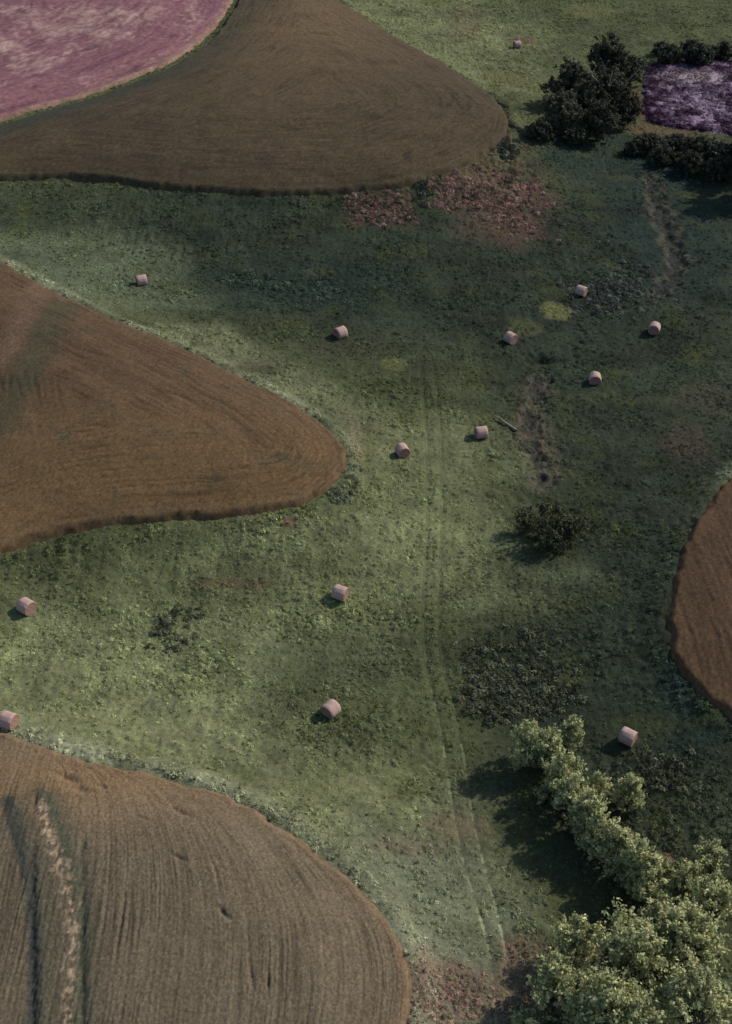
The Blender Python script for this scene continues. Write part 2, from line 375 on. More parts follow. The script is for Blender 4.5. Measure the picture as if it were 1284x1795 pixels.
# ------------------------------------------------------------------ crop fields: standing crop with drill rows, edges and lodged places
def field(name, poly, sx, sy, color_fn, height=.75, row=.42, rowamp=.06, rough=.05, xlim=None, ylim=None, label='', cat='crop field', rowfn=None, edge_w=.55, pits=(), sinw=.3, fade=30.0, lines=1.0, linefade=60.0, wob=.30, warp=.2):
    x0, y0 = poly.min(0) - .5; x1, y1 = poly.max(0) + .5
    if xlim: x0, x1 = max(x0, xlim[0]), min(x1, xlim[1])
    if ylim: y0, y1 = max(y0, ylim[0]), min(y1, ylim[1])
    xs = np.arange(x0, x1, sx); ys = np.arange(y0, y1, sy); X, Y = np.meshgrid(xs, ys); x, y = X.ravel(), Y.ravel()
    sd, arc = polydist(x, y, poly)
    Fc = grid_faces(len(xs), len(ys)); keep = (sd[Fc] > -.3).any(1); Fc = Fc[keep]
    used = np.unique(Fc); remap = np.full(len(x), -1); remap[used] = np.arange(len(used)); Fc = remap[Fc]
    x, y, sd, arc = x[used], y[used], sd[used], arc[used]
    rc, along = rowfn(x, y, sd, arc) if rowfn else (sd, arc)
    rcw = rc + warp * fbm(x / 3, y / 3, 81, 2)
    sde = sd + .12 * noise(x / 1.1, y / 1.1, 82) + wob * fbm(x / 2.5, y / 2.5, 83, 2)
    stre = fbm(rcw / .5, along / 7.0, 84, 3) ; wide = fbm(rcw / 1.9, along / 25.0, 85, 2)
    z = base_h(x, y) + height * sstep(-.12, edge_w, sde) * (1 + .10 * fbm(x / 4, y / 4, 86, 2)) - .35 * sstep(0, -.28, sd)
    z = z + sstep(0, .6, sd) * (rowamp * (np.sin(rcw * 2 * np.pi / row) * sinw + 1.0 * stre + .6 * wide) * sstep(fade, fade * .4, sd) + rough * (noise(x / .22, y / .22, 87) + rng.normal(0, .35, len(x))))
    for (cx, cy, L, wd, dep, a) in pits:                         # wind-lodged hollows
        dx, dy = x - cx, y - cy; u = dx * math.cos(a) + dy * math.sin(a); v = -dx * math.sin(a) + dy * math.cos(a)
        z = z - .5 * dep * np.exp(-((u / L) ** 2 + (v / wd) ** 2) * (1 + .5 * noise(x / .35, y / .35, 88)))
    thin = (np.exp(-(noise(rcw / lines, along / 24.0, 89) / .10) ** 2) * .8 + .55 * np.exp(-(noise(rcw / (lines * .45), along / 11.0, 79) / .12) ** 2)) * sstep(linefade, linefade * .5, sd) * np.clip(.6 + .9 * fbm(x / 6, y / 6, 78, 2), .1, 1)
    z = z - .05 * thin * sstep(.2, .8, sd)
    c = color_fn(x, y, sd, stre * .5, wide * .8, rc) * (1 - .42 * np.clip(thin, 0, 1))[:, None] * (1 + .13 * rng.normal(0, 1, len(x)))[:, None]
    return link(name, mesh_from(name, np.stack([x, y, z], 1), Fc, M_FIELD, np.clip(c, .006, .6), smooth=True), kind='stuff', label=label, cat=cat)

def shade(base, *terms):
    f = 1.0
    for t in terms: f = f * t
    return np.array(base)[None, :] * np.asarray(f)[:, None]
def pits_px(lst):
    out = []
    for px, py, L, wd, dep, a in lst:
        x, y, z = W(px, py, .7); out.append((x, y, L, wd, dep, R(a)))
    return out

def col_top(x, y, sd, st, wd, rc):
    c = shade((.058, .043, .025), 1 + .22 * st + .18 * wd)
    dpl, _ = polydist(x, y, F_plum)
    band = sstep(-10.5, -6.0, dpl + 1.2 * st)
    c = mixc(c, (.036, .039, .026), .85 * band)
    wx, wy, _ = W(540, 50); lit = np.exp(-(((x - wx) / 16) ** 2 + ((y - wy) / 40) ** 2))  # sunlit upper part of the field put into the crop colour
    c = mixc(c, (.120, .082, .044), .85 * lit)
    c = mixc(c, (.076, .052, .032), .5 * np.clip(fbm(x / 14, y / 14, 90, 2), 0, 1))
    return mixc(c, (.07, .058, .034), .5 * sstep(1.6, .2, sd))
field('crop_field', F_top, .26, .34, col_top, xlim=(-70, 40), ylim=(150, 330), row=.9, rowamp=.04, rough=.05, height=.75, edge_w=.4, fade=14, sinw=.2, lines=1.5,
      pits=pits_px([(706, 272, 1.6, .7, .5, 80), (345, 300, 1.2, .4, .3, 0), (1000, 60, 1, .3, .3, 0), (565, 60, 2.5, .5, .35, -30)]),
      label='olive brown crop field with rounded tip beside the plum field')
def col_mid(x, y, sd, st, wd, rc):
    c = shade((.090, .056, .032), 1 + .24 * st + .20 * wd)
    x1, y1, _ = W(200, 900); gold = sstep(y1 + 26, y1 + 2, y)
    c = mixc(c, (.125, .080, .034), .6 * gold)
    a = line_w([(110, 545), (70, 610), (40, 680), (-10, 760)]); da, _ = polydist(x, y, a, False)
    c = mixc(c, (.050, .052, .030), .7 * sstep(3.4, .4, da + .9 * fbm(x / 2, y / 2, 91, 3)))
    b = line_w([(70, 510), (40, 575), (0, 640)]); db, _ = polydist(x, y, b, False)
    c = mixc(c, (.13, .085, .056), .55 * sstep(2.4, .5, db))
    c = mixc(c, (.055, .055, .032), .55 * np.clip(fbm(x / 3.5, y / 3.5, 92, 3) - .35, 0, 1) * 1.6)
    return mixc(c, (.115, .076, .043), .5 * sstep(2.0, .3, sd))
field('crop_field', F_mid, .15, .20, col_mid, xlim=(-62, 5), ylim=(85, 175), row=.62, rowamp=.03, rough=.04, height=.65, edge_w=.4, fade=11, sinw=.25, lines=.9,
      pits=pits_px([(170, 745, 1.1, .35, .5, 0), (478, 800, 1.0, .5, .45, 20), (430, 820, .8, .3, .3, 0), (300, 690, 3, .3, .25, -25), (80, 620, 3.0, .8, .35, 60)]),
      label='russet brown tongue-shaped crop field in the middle left')
_bx, _by = unproj(*np.array([(16, 1292), (120, 1331), (200, 1349), (290, 1366), (380, 1392), (450, 1427), (520, 1471), (580, 1516), (630, 1561), (670, 1606), (700, 1652), (716, 1700), (719, 1750), (714, 1800), (690, 1880)], float).T, ZE)
_pb = np.stack([_bx, _by], 1)[::-1]
def rows_bot(x, y, sd, arc):
    # rows run straight up the field on the left and bend with the curved edge on the right
    xb = np.interp(y, _pb[:, 1], _pb[:, 0]); xl = -24.0; w_ = np.maximum(xb - xl, 7.0)
    f = np.clip((x - xl) / w_, 0, 1)
    return x - (xb - 3.0) * f ** 1.6 * .8, y
DARKROW = line_w([(16, 1410), (36, 1480), (52, 1540), (60, 1610), (62, 1700), (60, 1800), (58, 1900)])
STRAWROW = line_w([(72, 1420), (96, 1490), (116, 1550), (126, 1620), (124, 1700), (120, 1800), (118, 1900)])
GREENROW = line_w([(80, 1400), (112, 1480), (136, 1555), (146, 1630), (146, 1700), (142, 1800), (140, 1900)])
def col_bot(x, y, sd, st, wd, rc):
    c = shade((.124, .098, .064), 1 + .26 * st + .14 * wd)
    wx, wy, _ = W(120, 1370)
    c = mixc(c, (.185, .118, .062), .7 * np.exp(-(((x - wx) / 12) ** 2 + ((y - wy) / 4.0) ** 2)))
    n = fbm(x / .6, y / .9, 93, 3)
    d1, _ = polydist(x, y, DARKROW, False); c = mixc(c, (.040, .045, .040), .85 * sstep(.75, .25, d1 + .14 * n))
    d3, _ = polydist(x, y, GREENROW, False); c = mixc(c, (.055, .062, .042), .75 * sstep(.75, .2, d3 + .25 * n))
    d2, _ = polydist(x, y, STRAWROW, False); c = mixc(c, (.36, .265, .175), .9 * sstep(.7, .2, d2 + .45 * n) * sstep(-.25, .35, fbm(x / .35, y / .6, 99, 3) + .25 * noise(x / 2, y / 3, 100)))
    c = mixc(c, (.07, .07, .045), .45 * sstep(1.1, .5, np.abs(d2 - 1.1) + .4 * n) * (x < 0))
    return mixc(c, (.18, .115, .066), .5 * sstep(1.2, .2, sd))
fb = field('crop_field', F_bot, .075, .10, col_bot, xlim=(-34, 8), ylim=(38, 84), row=.40, rowamp=.022, rough=.03, height=.45, rowfn=rows_bot, fade=1e3, lines=.6, warp=.06,
      pits=pits_px([(120, 1360, 1.0, .28, .5, -25), (140, 1378, .9, .3, .45, -20), (178, 1375, .5, .18, .35, -20), (318, 1420, .9, .22, .4, -30), (250, 1430, .5, .15, .3, -25), (392, 1596, .6, .14, .4, -45),
                    (440, 1705, .7, .12, .35, -80), (470, 1720, .6, .1, .3, -85), (312, 1497, .6, .14, .35, -30), (210, 1620, 2.5, .1, .25, 90), (60, 1400, 1.2, .2, .35, -80)]
                   + [(55, 1500 + 40 * i, 1.1, .28, .32, -85) for i in range(9)] + [(143, 1480 + 45 * i, 1.0, .22, .3, -88) for i in range(8)]),
      label='grey brown crop field with drill rows and pale straw streak at lower left')
def col_right(x, y, sd, st, wd, rc):
    c = shade((.078, .048, .028), 1 + .2 * st + .15 * wd)
    return mixc(c, (.098, .060, .030), .6 * sstep(2.5, .3, sd))
field('crop_field', F_right, .15, .19, col_right, xlim=(16, 52), ylim=(55, 140), row=.6, rowamp=.03, rough=.04, height=.45,
      rowfn=lambda x, y, sd, arc: (x, y), label='reddish brown crop field cut off by the right edge')
def col_plum(x, y, sd, st, wd, rc):
    n = fbm(x / 7, y / 9, 94, 4); n2 = fbm(x / 1.3, y / 1.8, 95, 3)
    c = shade((.185, .088, .100), 1 + .22 * st + .15 * wd)
    pale = np.clip(.55 * n + .35 * n2 + .4 * st + .30 * sstep(6, 14, sd) - .12, 0, 1)
    c = mixc(c, (.42, .30, .25), .9 * pale)
    c = mixc(c, (.120, .050, .076), .85 * np.clip(.8 * wd + .5 * fbm(rc / 3.0, y / 40, 96, 2), 0, 1) * sstep(.6, 2, sd))
    return mixc(c, (.235, .155, .105), .7 * sstep(1.7, .5, sd + .5 * n2))
field('plum_field', F_plum, .40, .55, col_plum, xlim=(-100, -10), ylim=(190, 345), height=.3, row=1.3, rowamp=.05, rough=.06, lines=2.2,
      label='plum pink stubble field in the top left corner')
def col_purple(x, y, sd, st, wd, rc):
    n = fbm(x / 2.6, y / 3.6, 97, 4); n2 = fbm(x / .8, y / 1.1, 98, 2)
    wx, wy, _ = W(1235, 185)
    c = np.tile(np.array((.050, .024, .050)), (len(x), 1))
    c = mixc(c, (.30, .225, .31), np.clip(.10 + .75 * n + .35 * n2 + .45 * np.exp(-(((x - wx) / 8) ** 2 + ((y - wy) / 15) ** 2)) - .3 * sstep(5, 0, sd), 0, 1))
    ux, uy, _ = W(1215, 138)
    return mixc(c, (.33, .27, .27), .8 * np.exp(-(((x - ux) / 4.5) ** 2 + ((y - uy) / 3.5) ** 2)))
field('flower_plot', F_purple, .22, .30, col_purple, height=.45, rowamp=.05, rough=.16, edge_w=.9, xlim=(40, 80), wob=1.3, label='plot of mauve and lilac flowers behind the dark trees', cat='flower plot')

# ------------------------------------------------------------------ plants: leaf puffs and grass tufts scattered one by one over the pasture
def quads(pos, nrm, size, asp=1.0, up=None):
    n = len(pos); r = rng.normal(size=(n, 3)); t = np.cross(nrm, r); t /= np.linalg.norm(t, axis=1)[:, None] + 1e-9
    b = np.cross(nrm, t); s = np.asarray(size).reshape(-1, 1) * np.ones((n, 1))
    V = np.stack([pos - t * s - b * s * .25 * asp, pos - b * s * .6 * asp + t * s * .15, pos + t * s + b * s * .2 * asp, pos + b * s * .6 * asp - t * s * .1], 1)
    return V.reshape(-1, 3), np.arange(4 * n).reshape(-1, 4)
PROTO = bpy.data.collections.new('plant_forms')
def proto_puff(i, n, flat, leaf):
    th = rng.uniform(0, 2 * np.pi, n); ct = rng.uniform(.0, 1, n); r = .55 + .45 * rng.random(n) ** .5
    lob = 1 + .28 * np.sin(3 * th + i) + .15 * np.sin(5 * th + 2 * i)
    d = np.stack([np.cos(th) * np.sqrt(1 - ct ** 2) * lob, np.sin(th) * np.sqrt(1 - ct ** 2) * lob, ct * flat], 1)
    pos = d * r[:, None]; nr = d + rng.normal(0, .32, (n, 3)) + np.array([0, 0, .35]); nr /= np.linalg.norm(nr, axis=1)[:, None]
    V, F = quads(pos, nr, leaf * rng.uniform(.7, 1.3, n))
    tone = np.repeat(rng.uniform(.7, 1.3, n), 4)
    o = bpy.data.objects.new('form_%02d' % i, mesh_from('form', V, F, M_PLANT, extra={'tone': tone})); PROTO.objects.link(o)
def proto_tuft(i, n, lean):
    V, F, T = [], [], []
    for _ in range(n):
        a = random.uniform(0, 6.283); r = random.random() ** .6 * .45; x, y = r * math.cos(a), r * math.sin(a)
        h = random.uniform(.55, 1.1); lx, ly = (x * 1.1 + random.gauss(0, .22) + lean[0]) * h, (y * 1.1 + random.gauss(0, .22) + lean[1]) * h
        w_ = random.uniform(.05, .09); ca, sa = math.cos(a + 1.57) * w_, math.sin(a + 1.57) * w_
        s0 = len(V)
        V += [(x - ca, y - sa, 0), (x + ca, y + sa, 0), (x + lx * .6 + ca * .7, y + ly * .6 + sa * .7, h * .7), (x + lx * .6 - ca * .7, y + ly * .6 - sa * .7, h * .7),
              (x + lx * 1.3, y + ly * 1.3, h * .95), (x + lx * 1.3 + .01, y + ly * 1.3, h * .95)]
        F += [(s0, s0 + 1, s0 + 2, s0 + 3), (s0 + 3, s0 + 2, s0 + 5, s0 + 4)]; T += [random.uniform(.75, 1.25)] * 6
    o = bpy.data.objects.new('form_%02d' % i, mesh_from('form', V, F, M_PLANT, extra={'tone': T})); PROTO.objects.link(o)
proto_puff(0, 44, .75, .25); proto_puff(1, 52, .6, .23); proto_puff(2, 40, .95, .26)
proto_tuft(3, 26, (.1, .0)); proto_tuft(4, 30, (-.15, -.1)); proto_tuft(5, 22, (.0, .2))

def scatter(name, x, y, size, pick, col, label, cat, zoff=-.03, kind='stuff', zs=1.0, h=None):
    z = (ground_h(x, y) if h is None else h) + zoff
    me = bpy.data.meshes.new(name); n = len(x)
    me.vertices.add(n); me.vertices.foreach_set('co', np.stack([x, y, z], 1).astype(np.float32).ravel())
    a = me.attributes.new('Col', 'FLOAT_COLOR', 'POINT'); a.data.foreach_set('color', np.concatenate([col, np.ones((n, 1))], 1).astype(np.float32).ravel())
    a = me.attributes.new('pick', 'INT', 'POINT'); a.data.foreach_set('value', np.asarray(pick, np.int32))
    a = me.attributes.new('scl', 'FLOAT_VECTOR', 'POINT'); s = np.asarray(size); a.data.foreach_set('vector', np.stack([s, s, s * zs], 1).astype(np.float32).ravel())
    a = me.attributes.new('rot', 'FLOAT_VECTOR', 'POINT'); a.data.foreach_set('vector', np.stack([rng.normal(0, .12, n), rng.normal(0, .12, n), rng.uniform(0, 6.28, n)], 1).astype(np.float32).ravel())
    me.materials.append(M_PLANT)
    o = link(name, me, label=label, cat=cat, kind=kind)
    ng = bpy.data.node_groups.get('plant_scatter')
    if ng is None:
        ng = bpy.data.node_groups.new('plant_scatter', 'GeometryNodeTree')
        ng.interface.new_socket('Geometry', in_out='INPUT', socket_type='NodeSocketGeometry'); ng.interface.new_socket('Geometry', in_out='OUTPUT', socket_type='NodeSocketGeometry')
        gi = ng.nodes.new('NodeGroupInput'); go = ng.nodes.new('NodeGroupOutput'); ip = ng.nodes.new('GeometryNodeInstanceOnPoints'); ci = ng.nodes.new('GeometryNodeCollectionInfo')
        ci.inputs['Collection'].default_value = PROTO; ci.inputs['Separate Children'].default_value = True; ci.inputs['Reset Children'].default_value = True
        def na(nm, t):
            q = ng.nodes.new('GeometryNodeInputNamedAttribute'); q.data_type = t; q.inputs['Name'].default_value = nm; return q.outputs['Attribute']
        L = ng.links.new
        L(gi.outputs[0], ip.inputs['Points']); L(ci.outputs[0], ip.inputs['Instance']); ip.inputs['Pick Instance'].default_value = True
        L(na('pick', 'INT'), ip.inputs['Instance Index']); L(na('scl', 'FLOAT_VECTOR'), ip.inputs['Scale'])
        e = ng.nodes.new('FunctionNodeEulerToRotation'); L(na('rot', 'FLOAT_VECTOR'), e.inputs[0]); L(e.outputs[0], ip.inputs['Rotation'])
        L(ip.outputs[0], go.inputs[0])
    md = o.modifiers.new('scatter', 'NODES'); md.node_group = ng
    return o

def frustum_points(n, y0=38, y1=312):
    y = rng.uniform(y0, y1, n) ** 1.0; x = rng.uniform(-1, 1, n) * (.34 * y + 16); return x, y
def in_fields(x, y, marg=.15):
    m = np.zeros(len(x), bool)
    m |= bil(DU, x, y) > -marg
    lo, hi = F_purple.min(0), F_purple.max(0); q = (x > lo[0]) & (x < hi[0]) & (y > lo[1]) & (y < hi[1])
    if q.any(): m[q] |= polydist(x[q], y[q], F_purple)[0] > -marg
    return m
N = 330000
x, y = frustum_points(N)
td_ = track_dist(x, y); keep = ~in_fields(x, y) & (td_ > .10 + .25 * rng.random(len(x)))
dens = .55 + .6 * fbm(x / 8, y / 8, 41, 3) + .25 * fbm(x / 2.2, y / 2.2, 42, 2)
Bd = lambda *a, **k: blob(x, y, *a, **k)
dens = dens + .35 * Bd(650, 1080, 560, 190, soft=1, seed=1) - .45 * Bd(350, 1310, 420, 60, soft=1, ang=-20, seed=2) - .3 * Bd(1200, 430, 120, 100, soft=1, seed=3)
lush = np.zeros(len(x))
for px, py, rx, ry in ((975, 545, 29, 16), (690, 638, 24, 13), (1035, 20, 45, 10), (885, 138, 42, 13)): lush = np.maximum(lush, Bd(px, py, rx, ry, soft=.4, wob=.1))
keep &= (rng.random(len(x)) < np.clip(dens, .28, 1))
x, y = x[keep], y[keep]
big = np.clip(.5 + .5 * fbm(x / 6, y / 6, 43, 2), .1, 1.2)
size = (.09 + .27 * big * rng.random(len(x)) ** 2.2) * (.85 + y / 380)
pick = np.where(rng.random(len(x)) < .75, rng.integers(0, 3, len(x)), rng.integers(3, 6, len(x)))
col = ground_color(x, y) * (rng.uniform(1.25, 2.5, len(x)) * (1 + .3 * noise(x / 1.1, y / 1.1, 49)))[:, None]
gr = rng.random(len(x)); col = mixc(col, (.26, .265, .15), .35 * (gr > .86)); col = mixc(col, (.07, .095, .05), .4 * (gr < .12))
scatter('meadow_grass', x, y, size, pick, col, 'tussocky grass and low weeds covering the whole pasture', 'grass')

# taller weeds along the field margins
x, y = frustum_points(90000)
dmin = bil(DU, x, y)
m = (dmin < -.1) & (dmin > -1.5 - .6 * noise(x / 6, y / 6, 44)) & (rng.random(len(x)) < np.clip(.45 + .9 * fbm(x / 5, y / 5, 45, 2), 0, 1)); x, y = x[m], y[m]
col = ground_color(x, y) * rng.uniform(1.2, 2.3, len(x))[:, None]
scatter('margin_weeds', x, y, rng.uniform(.15, .42, len(x)), rng.integers(0, 6, len(x)), col, 'strip of taller rough weeds along the crop field edges', 'weeds')

def patch(name, blobs, n, sz, cols, picks, label, cat, zs=1.0, thin=.6):
    X, Y, A = [], [], []
    for i, (px, py, rx, ry, ang) in enumerate(blobs):
        cx, cy, z = W(px, py); s, sd_ = scale_at(py, z); a, b = rx / s, ry / sd_
        k_ = int(n * 3 / len(blobs)); rad = max(a, b) * 1.3
        xx = cx + rng.uniform(-rad, rad, k_); yy = cy + rng.uniform(-rad, rad, k_)
        mm = rng.random(k_) < thin * blob(xx, yy, px, py, rx, ry, soft=1.2, ang=ang, seed=i + 5, wob=.6)
        X.append(xx[mm]); Y.append(yy[mm])
    x = np.concatenate(X); y = np.concatenate(Y); mm = ~in_fields(x, y, .05); x, y = x[mm][:n], y[mm][:n]
    ci = np.array(cols)[rng.integers(0, len(cols), len(x))] * rng.uniform(.6, 1.4, len(x))[:, None] * np.clip(1 + .5 * fbm(x / 1.6, y / 1.6, 47, 2), .4, 1.8)[:, None]
    scatter(name, x, y, rng.uniform(sz[0], sz[1], len(x)), np.array(picks)[rng.integers(0, len(picks), len(x))], ci, label, cat, zs=zs)
REDS = [(.30, .17, .15), (.23, .14, .115), (.33, .23, .18), (.17, .155, .105), (.35, .20, .18), (.12, .12, .08)]
PALER = [(.36, .25, .20), (.30, .24, .17), (.38, .31, .23), (.24, .25, .15), (.42, .27, .22), (.25, .27, .17)]
DARKS = [(.13, .135, .085), (.095, .108, .065), (.18, .185, .115), (.08, .09, .056)]
patch('bracken_patch', [(905, 300, 38, 50, 0), (885, 355, 72, 42, 10), (800, 335, 50, 18, -10)], 1900, (.25, .5), REDS, [0, 1, 2, 3], 'reddish dry bracken patch below the tip of the top field', 'bracken')
patch('bracken_patch', [(665, 366, 50, 20, 0)], 420, (.2, .45), REDS[:4] + [(.08, .09, .06)], [0, 1, 2, 4], 'small pinkish bracken strip along the lower edge of the top field', 'bracken')
patch('bracken_patch', [(795, 1750, 66, 62, 0)], 430, (.10, .24), PALER, [0, 1, 2, 3], 'pink dry weeds at the bottom left of the wheel ruts', 'bracken')
patch('bracken_patch', [(918, 1700, 34, 55, 0)], 190, (.10, .24), PALER, [0, 1, 3, 4], 'pinkish dry weeds between the wheel ruts and the big trees', 'bracken')
patch('bramble_patch', [(900, 1150, 80, 50, 0), (940, 1215, 60, 40, 0), (860, 1230, 50, 30, 0)], 520, (.2, .5), DARKS, [0, 1, 2], 'grey dark bramble patch above the hedgerow trees', 'brambles')
patch('bramble_patch', [(318, 1080, 38, 14, 12), (285, 1098, 12, 14, 0), (300, 1128, 40, 14, 0)], 170, (.2, .45), DARKS + [(.07, .09, .05)], [0, 1, 2], 'dark weed clump in the pale pasture at the left', 'brambles')
patch('bramble_patch', [(1110, 500, 55, 38, 0), (1060, 520, 60, 30, 0)], 420, (.28, .55), [(.10, .115, .095), (.07, .085, .075), (.13, .145, .125)], [0, 1, 2], 'blackish weed patch between two bales by the dry gully', 'brambles')
patch('bramble_patch', [(1180, 1440, 90, 60, -30), (1130, 1350, 50, 30, 0), (1200, 1370, 60, 40, 0)], 430, (.16, .4), DARKS + [(.08, .095, .055)], [0, 1, 2, 4], 'rough dark scrub to the right of the hedgerow trees', 'brambles')
patch('bramble_patch', [(520, 505, 70, 18, -8), (430, 490, 40, 10, -8)], 330, (.22, .48), [(.06, .10, .075), (.085, .125, .085), (.11, .14, .10)], [0, 1, 2], 'dark green weed bed between the two left hand bales', 'brambles')
patch('bramble_patch', [(616, 832, 12, 20, 0), (596, 866, 18, 9, 25)], 120, (.18, .38), [(.09, .115, .07), (.14, .16, .10), (.22, .24, .15)], [0, 1, 2], 'dark weeds hugging the tip of the middle field', 'brambles', thin=.9)
patch('bramble_patch', [(893, 215, 10, 26, 0), (884, 258, 22, 12, 20), (740, 335, 14, 18, 0)], 260, (.3, .65), [(.045, .055, .045), (.07, .08, .06)], [0, 1, 2], 'blackish weeds hugging the tip of the top field', 'brambles', thin=.9)
# flowers on the mauve plot
x0, y0 = F_purple.min(0); x1, y1 = F_purple.max(0)
x = rng.uniform(x0, x1, 9000); y = rng.uniform(y0, y1, 9000); sd, arc = polydist(x, y, F_purple); m = (sd > .4) & (rng.random(9000) < np.clip(.55 + .8 * fbm(x / 2.5, y / 2.5, 48, 2), .05, 1)); x, y, sd = x[m], y[m], sd[m]
scatter('flower_clumps', x, y, rng.uniform(.25, .5, len(x)), rng.integers(0, 3, len(x)), col_purple(x, y, sd, 0, 0, 0) * rng.uniform(.7, 1.4, len(x))[:, None],
        'clumps of mauve flowers standing on the purple plot', 'flowers', h=base_h(x, y) + .35)

# ------------------------------------------------------------------ trees: tapered trunk and limbs, crowns of leaf clumps
def tube(V, F, pts, rad, k_=7):
    pts = [Vector(p) for p in pts]; s0 = len(V)
    for i, p in enumerate(pts):
        t = (pts[min(i + 1, len(pts) - 1)] - pts[max(i - 1, 0)]).normalized(); q = t.to_track_quat('Z', 'Y')
        for j in range(k_):
            a = 2 * math.pi * j / k_; V.append(tuple(p + q @ Vector((math.cos(a) * rad[i], math.sin(a) * rad[i], 0))))
    for i in range(len(pts) - 1):
        for j in range(k_):
            a = s0 + i * k_ + j; b = s0 + i * k_ + (j + 1) % k_; F.append((a, b, b + k_, a + k_))
def tree_data(seed, rad, h, crown_lo, clumps, per, leaf, cols, dead=0, spread=1.0, lobes=6, squash=1.0):
    """trunk mesh, crown mesh for a tree of height h, crown radius rad, starting at crown_lo"""
    global rng
    rs = random.Random(seed); rg = np.random.default_rng(seed)
    ch = h - crown_lo; lob = []; lsz = (7.0 / lobes) ** .33
    for i in range(lobes):
        a = 2.4 * i + rs.uniform(-.5, .5); f = (i + .5) / lobes; rr = rad * .55 * math.sqrt(f) * spread
        lz = crown_lo + ch * (.28 + .5 * (1 - f) * rs.uniform(.6, 1.2))
        lob.append((rr * math.cos(a), rr * math.sin(a), lz, rad * rs.uniform(.40, .62) * lsz, ch * rs.uniform(.24, .36) * lsz))
    lob.append((0, 0, crown_lo + ch * .62, rad * .5, ch * .36))
    if crown_lo < .7: lob += [(rad * .35 * math.cos(q), rad * .35 * math.sin(q), crown_lo + ch * .16, rad * .45, ch * .18) for q in (0.3, 2.4, 4.5)]
    V, F = [], []
    bend = (rs.uniform(-.3, .3), rs.uniform(-.3, .3)); top = crown_lo + ch * .7
    tr = .045 * h
    tp = [(bend[0] * t * t, bend[1] * t * t, -.3 + (top + .3) * t) for t in (0, .08, .25, .5, .75, 1)]
    tube(V, F, tp, [tr * 1.7, tr * 1.15, tr, tr * .75, tr * .45, tr * .12])
    for l in lob:
        z0 = crown_lo * rs.uniform(.55, .95) + .1 * h; t = min(z0 / top, 1)
        s = (bend[0] * t * t, bend[1] * t * t, z0)
        mid = tuple(s[i] * .45 + l[i] * .55 + (rs.uniform(-.15, .15) * rad if i < 2 else -.05 * h) for i in range(3))
        tube(V, F, [s, mid, l[:3]], [tr * .5, tr * .33, tr * .08], 5)
        for q in range(3):
            e = tuple(l[i] + rs.uniform(-.8, .8) * (l[3] if i < 2 else l[4]) for i in range(3)); tube(V, F, [mid, tuple((mid[i] + e[i]) / 2 + rs.uniform(-.1, .1) for i in range(3)), e], [tr * .2, tr * .12, tr * .03], 4)
    trunk = mesh_from('trunk', V, F, M_BARK, smooth=True)
    deadm = None
    if dead:
        V, F = [], []
        for q in range(dead):
            a = rs.uniform(2.4, 5.6); s = (bend[0], bend[1], top * .7); e = (rad * 1.0 * math.cos(a), rad * 1.0 * math.sin(a), h * rs.uniform(.9, 1.12))
            mid = tuple((s[i] + e[i]) / 2 + rs.uniform(-.25, .25) for i in range(3)); tube(V, F, [s, mid, e], [tr * .4, tr * .3, tr * .08], 5)
            for w_ in range(4):
                f = rs.uniform(.4, .95); b = tuple(mid[i] * (1 - f) + e[i] * f for i in range(3)); ee = tuple(b[i] + rs.uniform(-.35, .35) * rad + (.15 * rad if i == 2 else 0) for i in range(3)); tube(V, F, [b, ee], [tr * .16, tr * .04], 4)
        deadm = mesh_from('dead_branches', V, F, M_DEAD, smooth=True)
    # clumps on and in the lobes
    P, Nn, S, C = [], [], [], []
    ph = rg.uniform(0, 6.28, 6); fq = 2.6 / rad ** .6
    for c in range(clumps):
        l = lob[rg.integers(0, len(lob))]
        d = rg.normal(size=3); d /= np.linalg.norm(d); d[2] = d[2] if d[2] > -.45 else -d[2]
        r = rg.uniform(.25, 1.0) ** .5 * rg.uniform(.85, 1.18)
        cc = np.array(l[:3]) + d * np.array([l[3], l[3], l[4]]) * r
        gap = math.sin(cc[0] * fq + ph[0]) + math.sin(cc[1] * fq * 1.2 + ph[1]) + math.sin(cc[2] * fq * 1.3 + ph[2]) + .6 * math.sin((cc[0] + cc[1]) * fq * 2.1 + ph[3])
        if gap < -.75 and rg.random() < .85: continue             # holes between the boughs
        cr = (.09 + .27 * rg.random() ** 1.8) * (rad ** .5) * squash
        k_ = max(6, int(per * rg.uniform(.4, 1.4) * (cr / (rad ** .5) / .2) ** 1.2))
        dd = rg.normal(size=(k_, 3)); dd /= np.linalg.norm(dd, axis=1)[:, None]
        ax_ = d + np.array([0, 0, .5]) + rg.normal(0, .35, 3); ax_ /= np.linalg.norm(ax_)
        off = dd * cr * (rg.random((k_, 1)) ** .6); off = off * .7 + ax_ * ((off @ ax_)[:, None] * .9)   # sprays reach outwards
        pp = cc + off
        nn = dd * .55 + d * .35 + np.array([0, 0, .4]) + rg.normal(0, .75, (k_, 3)); nn /= np.linalg.norm(nn, axis=1)[:, None]
        base = np.array(cols[rg.integers(0, len(cols))]) * rg.uniform(.55, 1.3)
        P.append(pp); Nn.append(nn); S.append(leaf * rg.uniform(.55, 1.35, k_)); C.append(base[None, :] * rg.uniform(.7, 1.3, (k_, 1)))
    keep_rng = rng; rng = rg
    V, F = quads(np.concatenate(P), np.concatenate(Nn), np.concatenate(S)); rng = keep_rng
    crown = mesh_from('crown', V, F, M_LEAF, np.repeat(np.concatenate(C), 4, 0))
    return trunk, crown, deadm
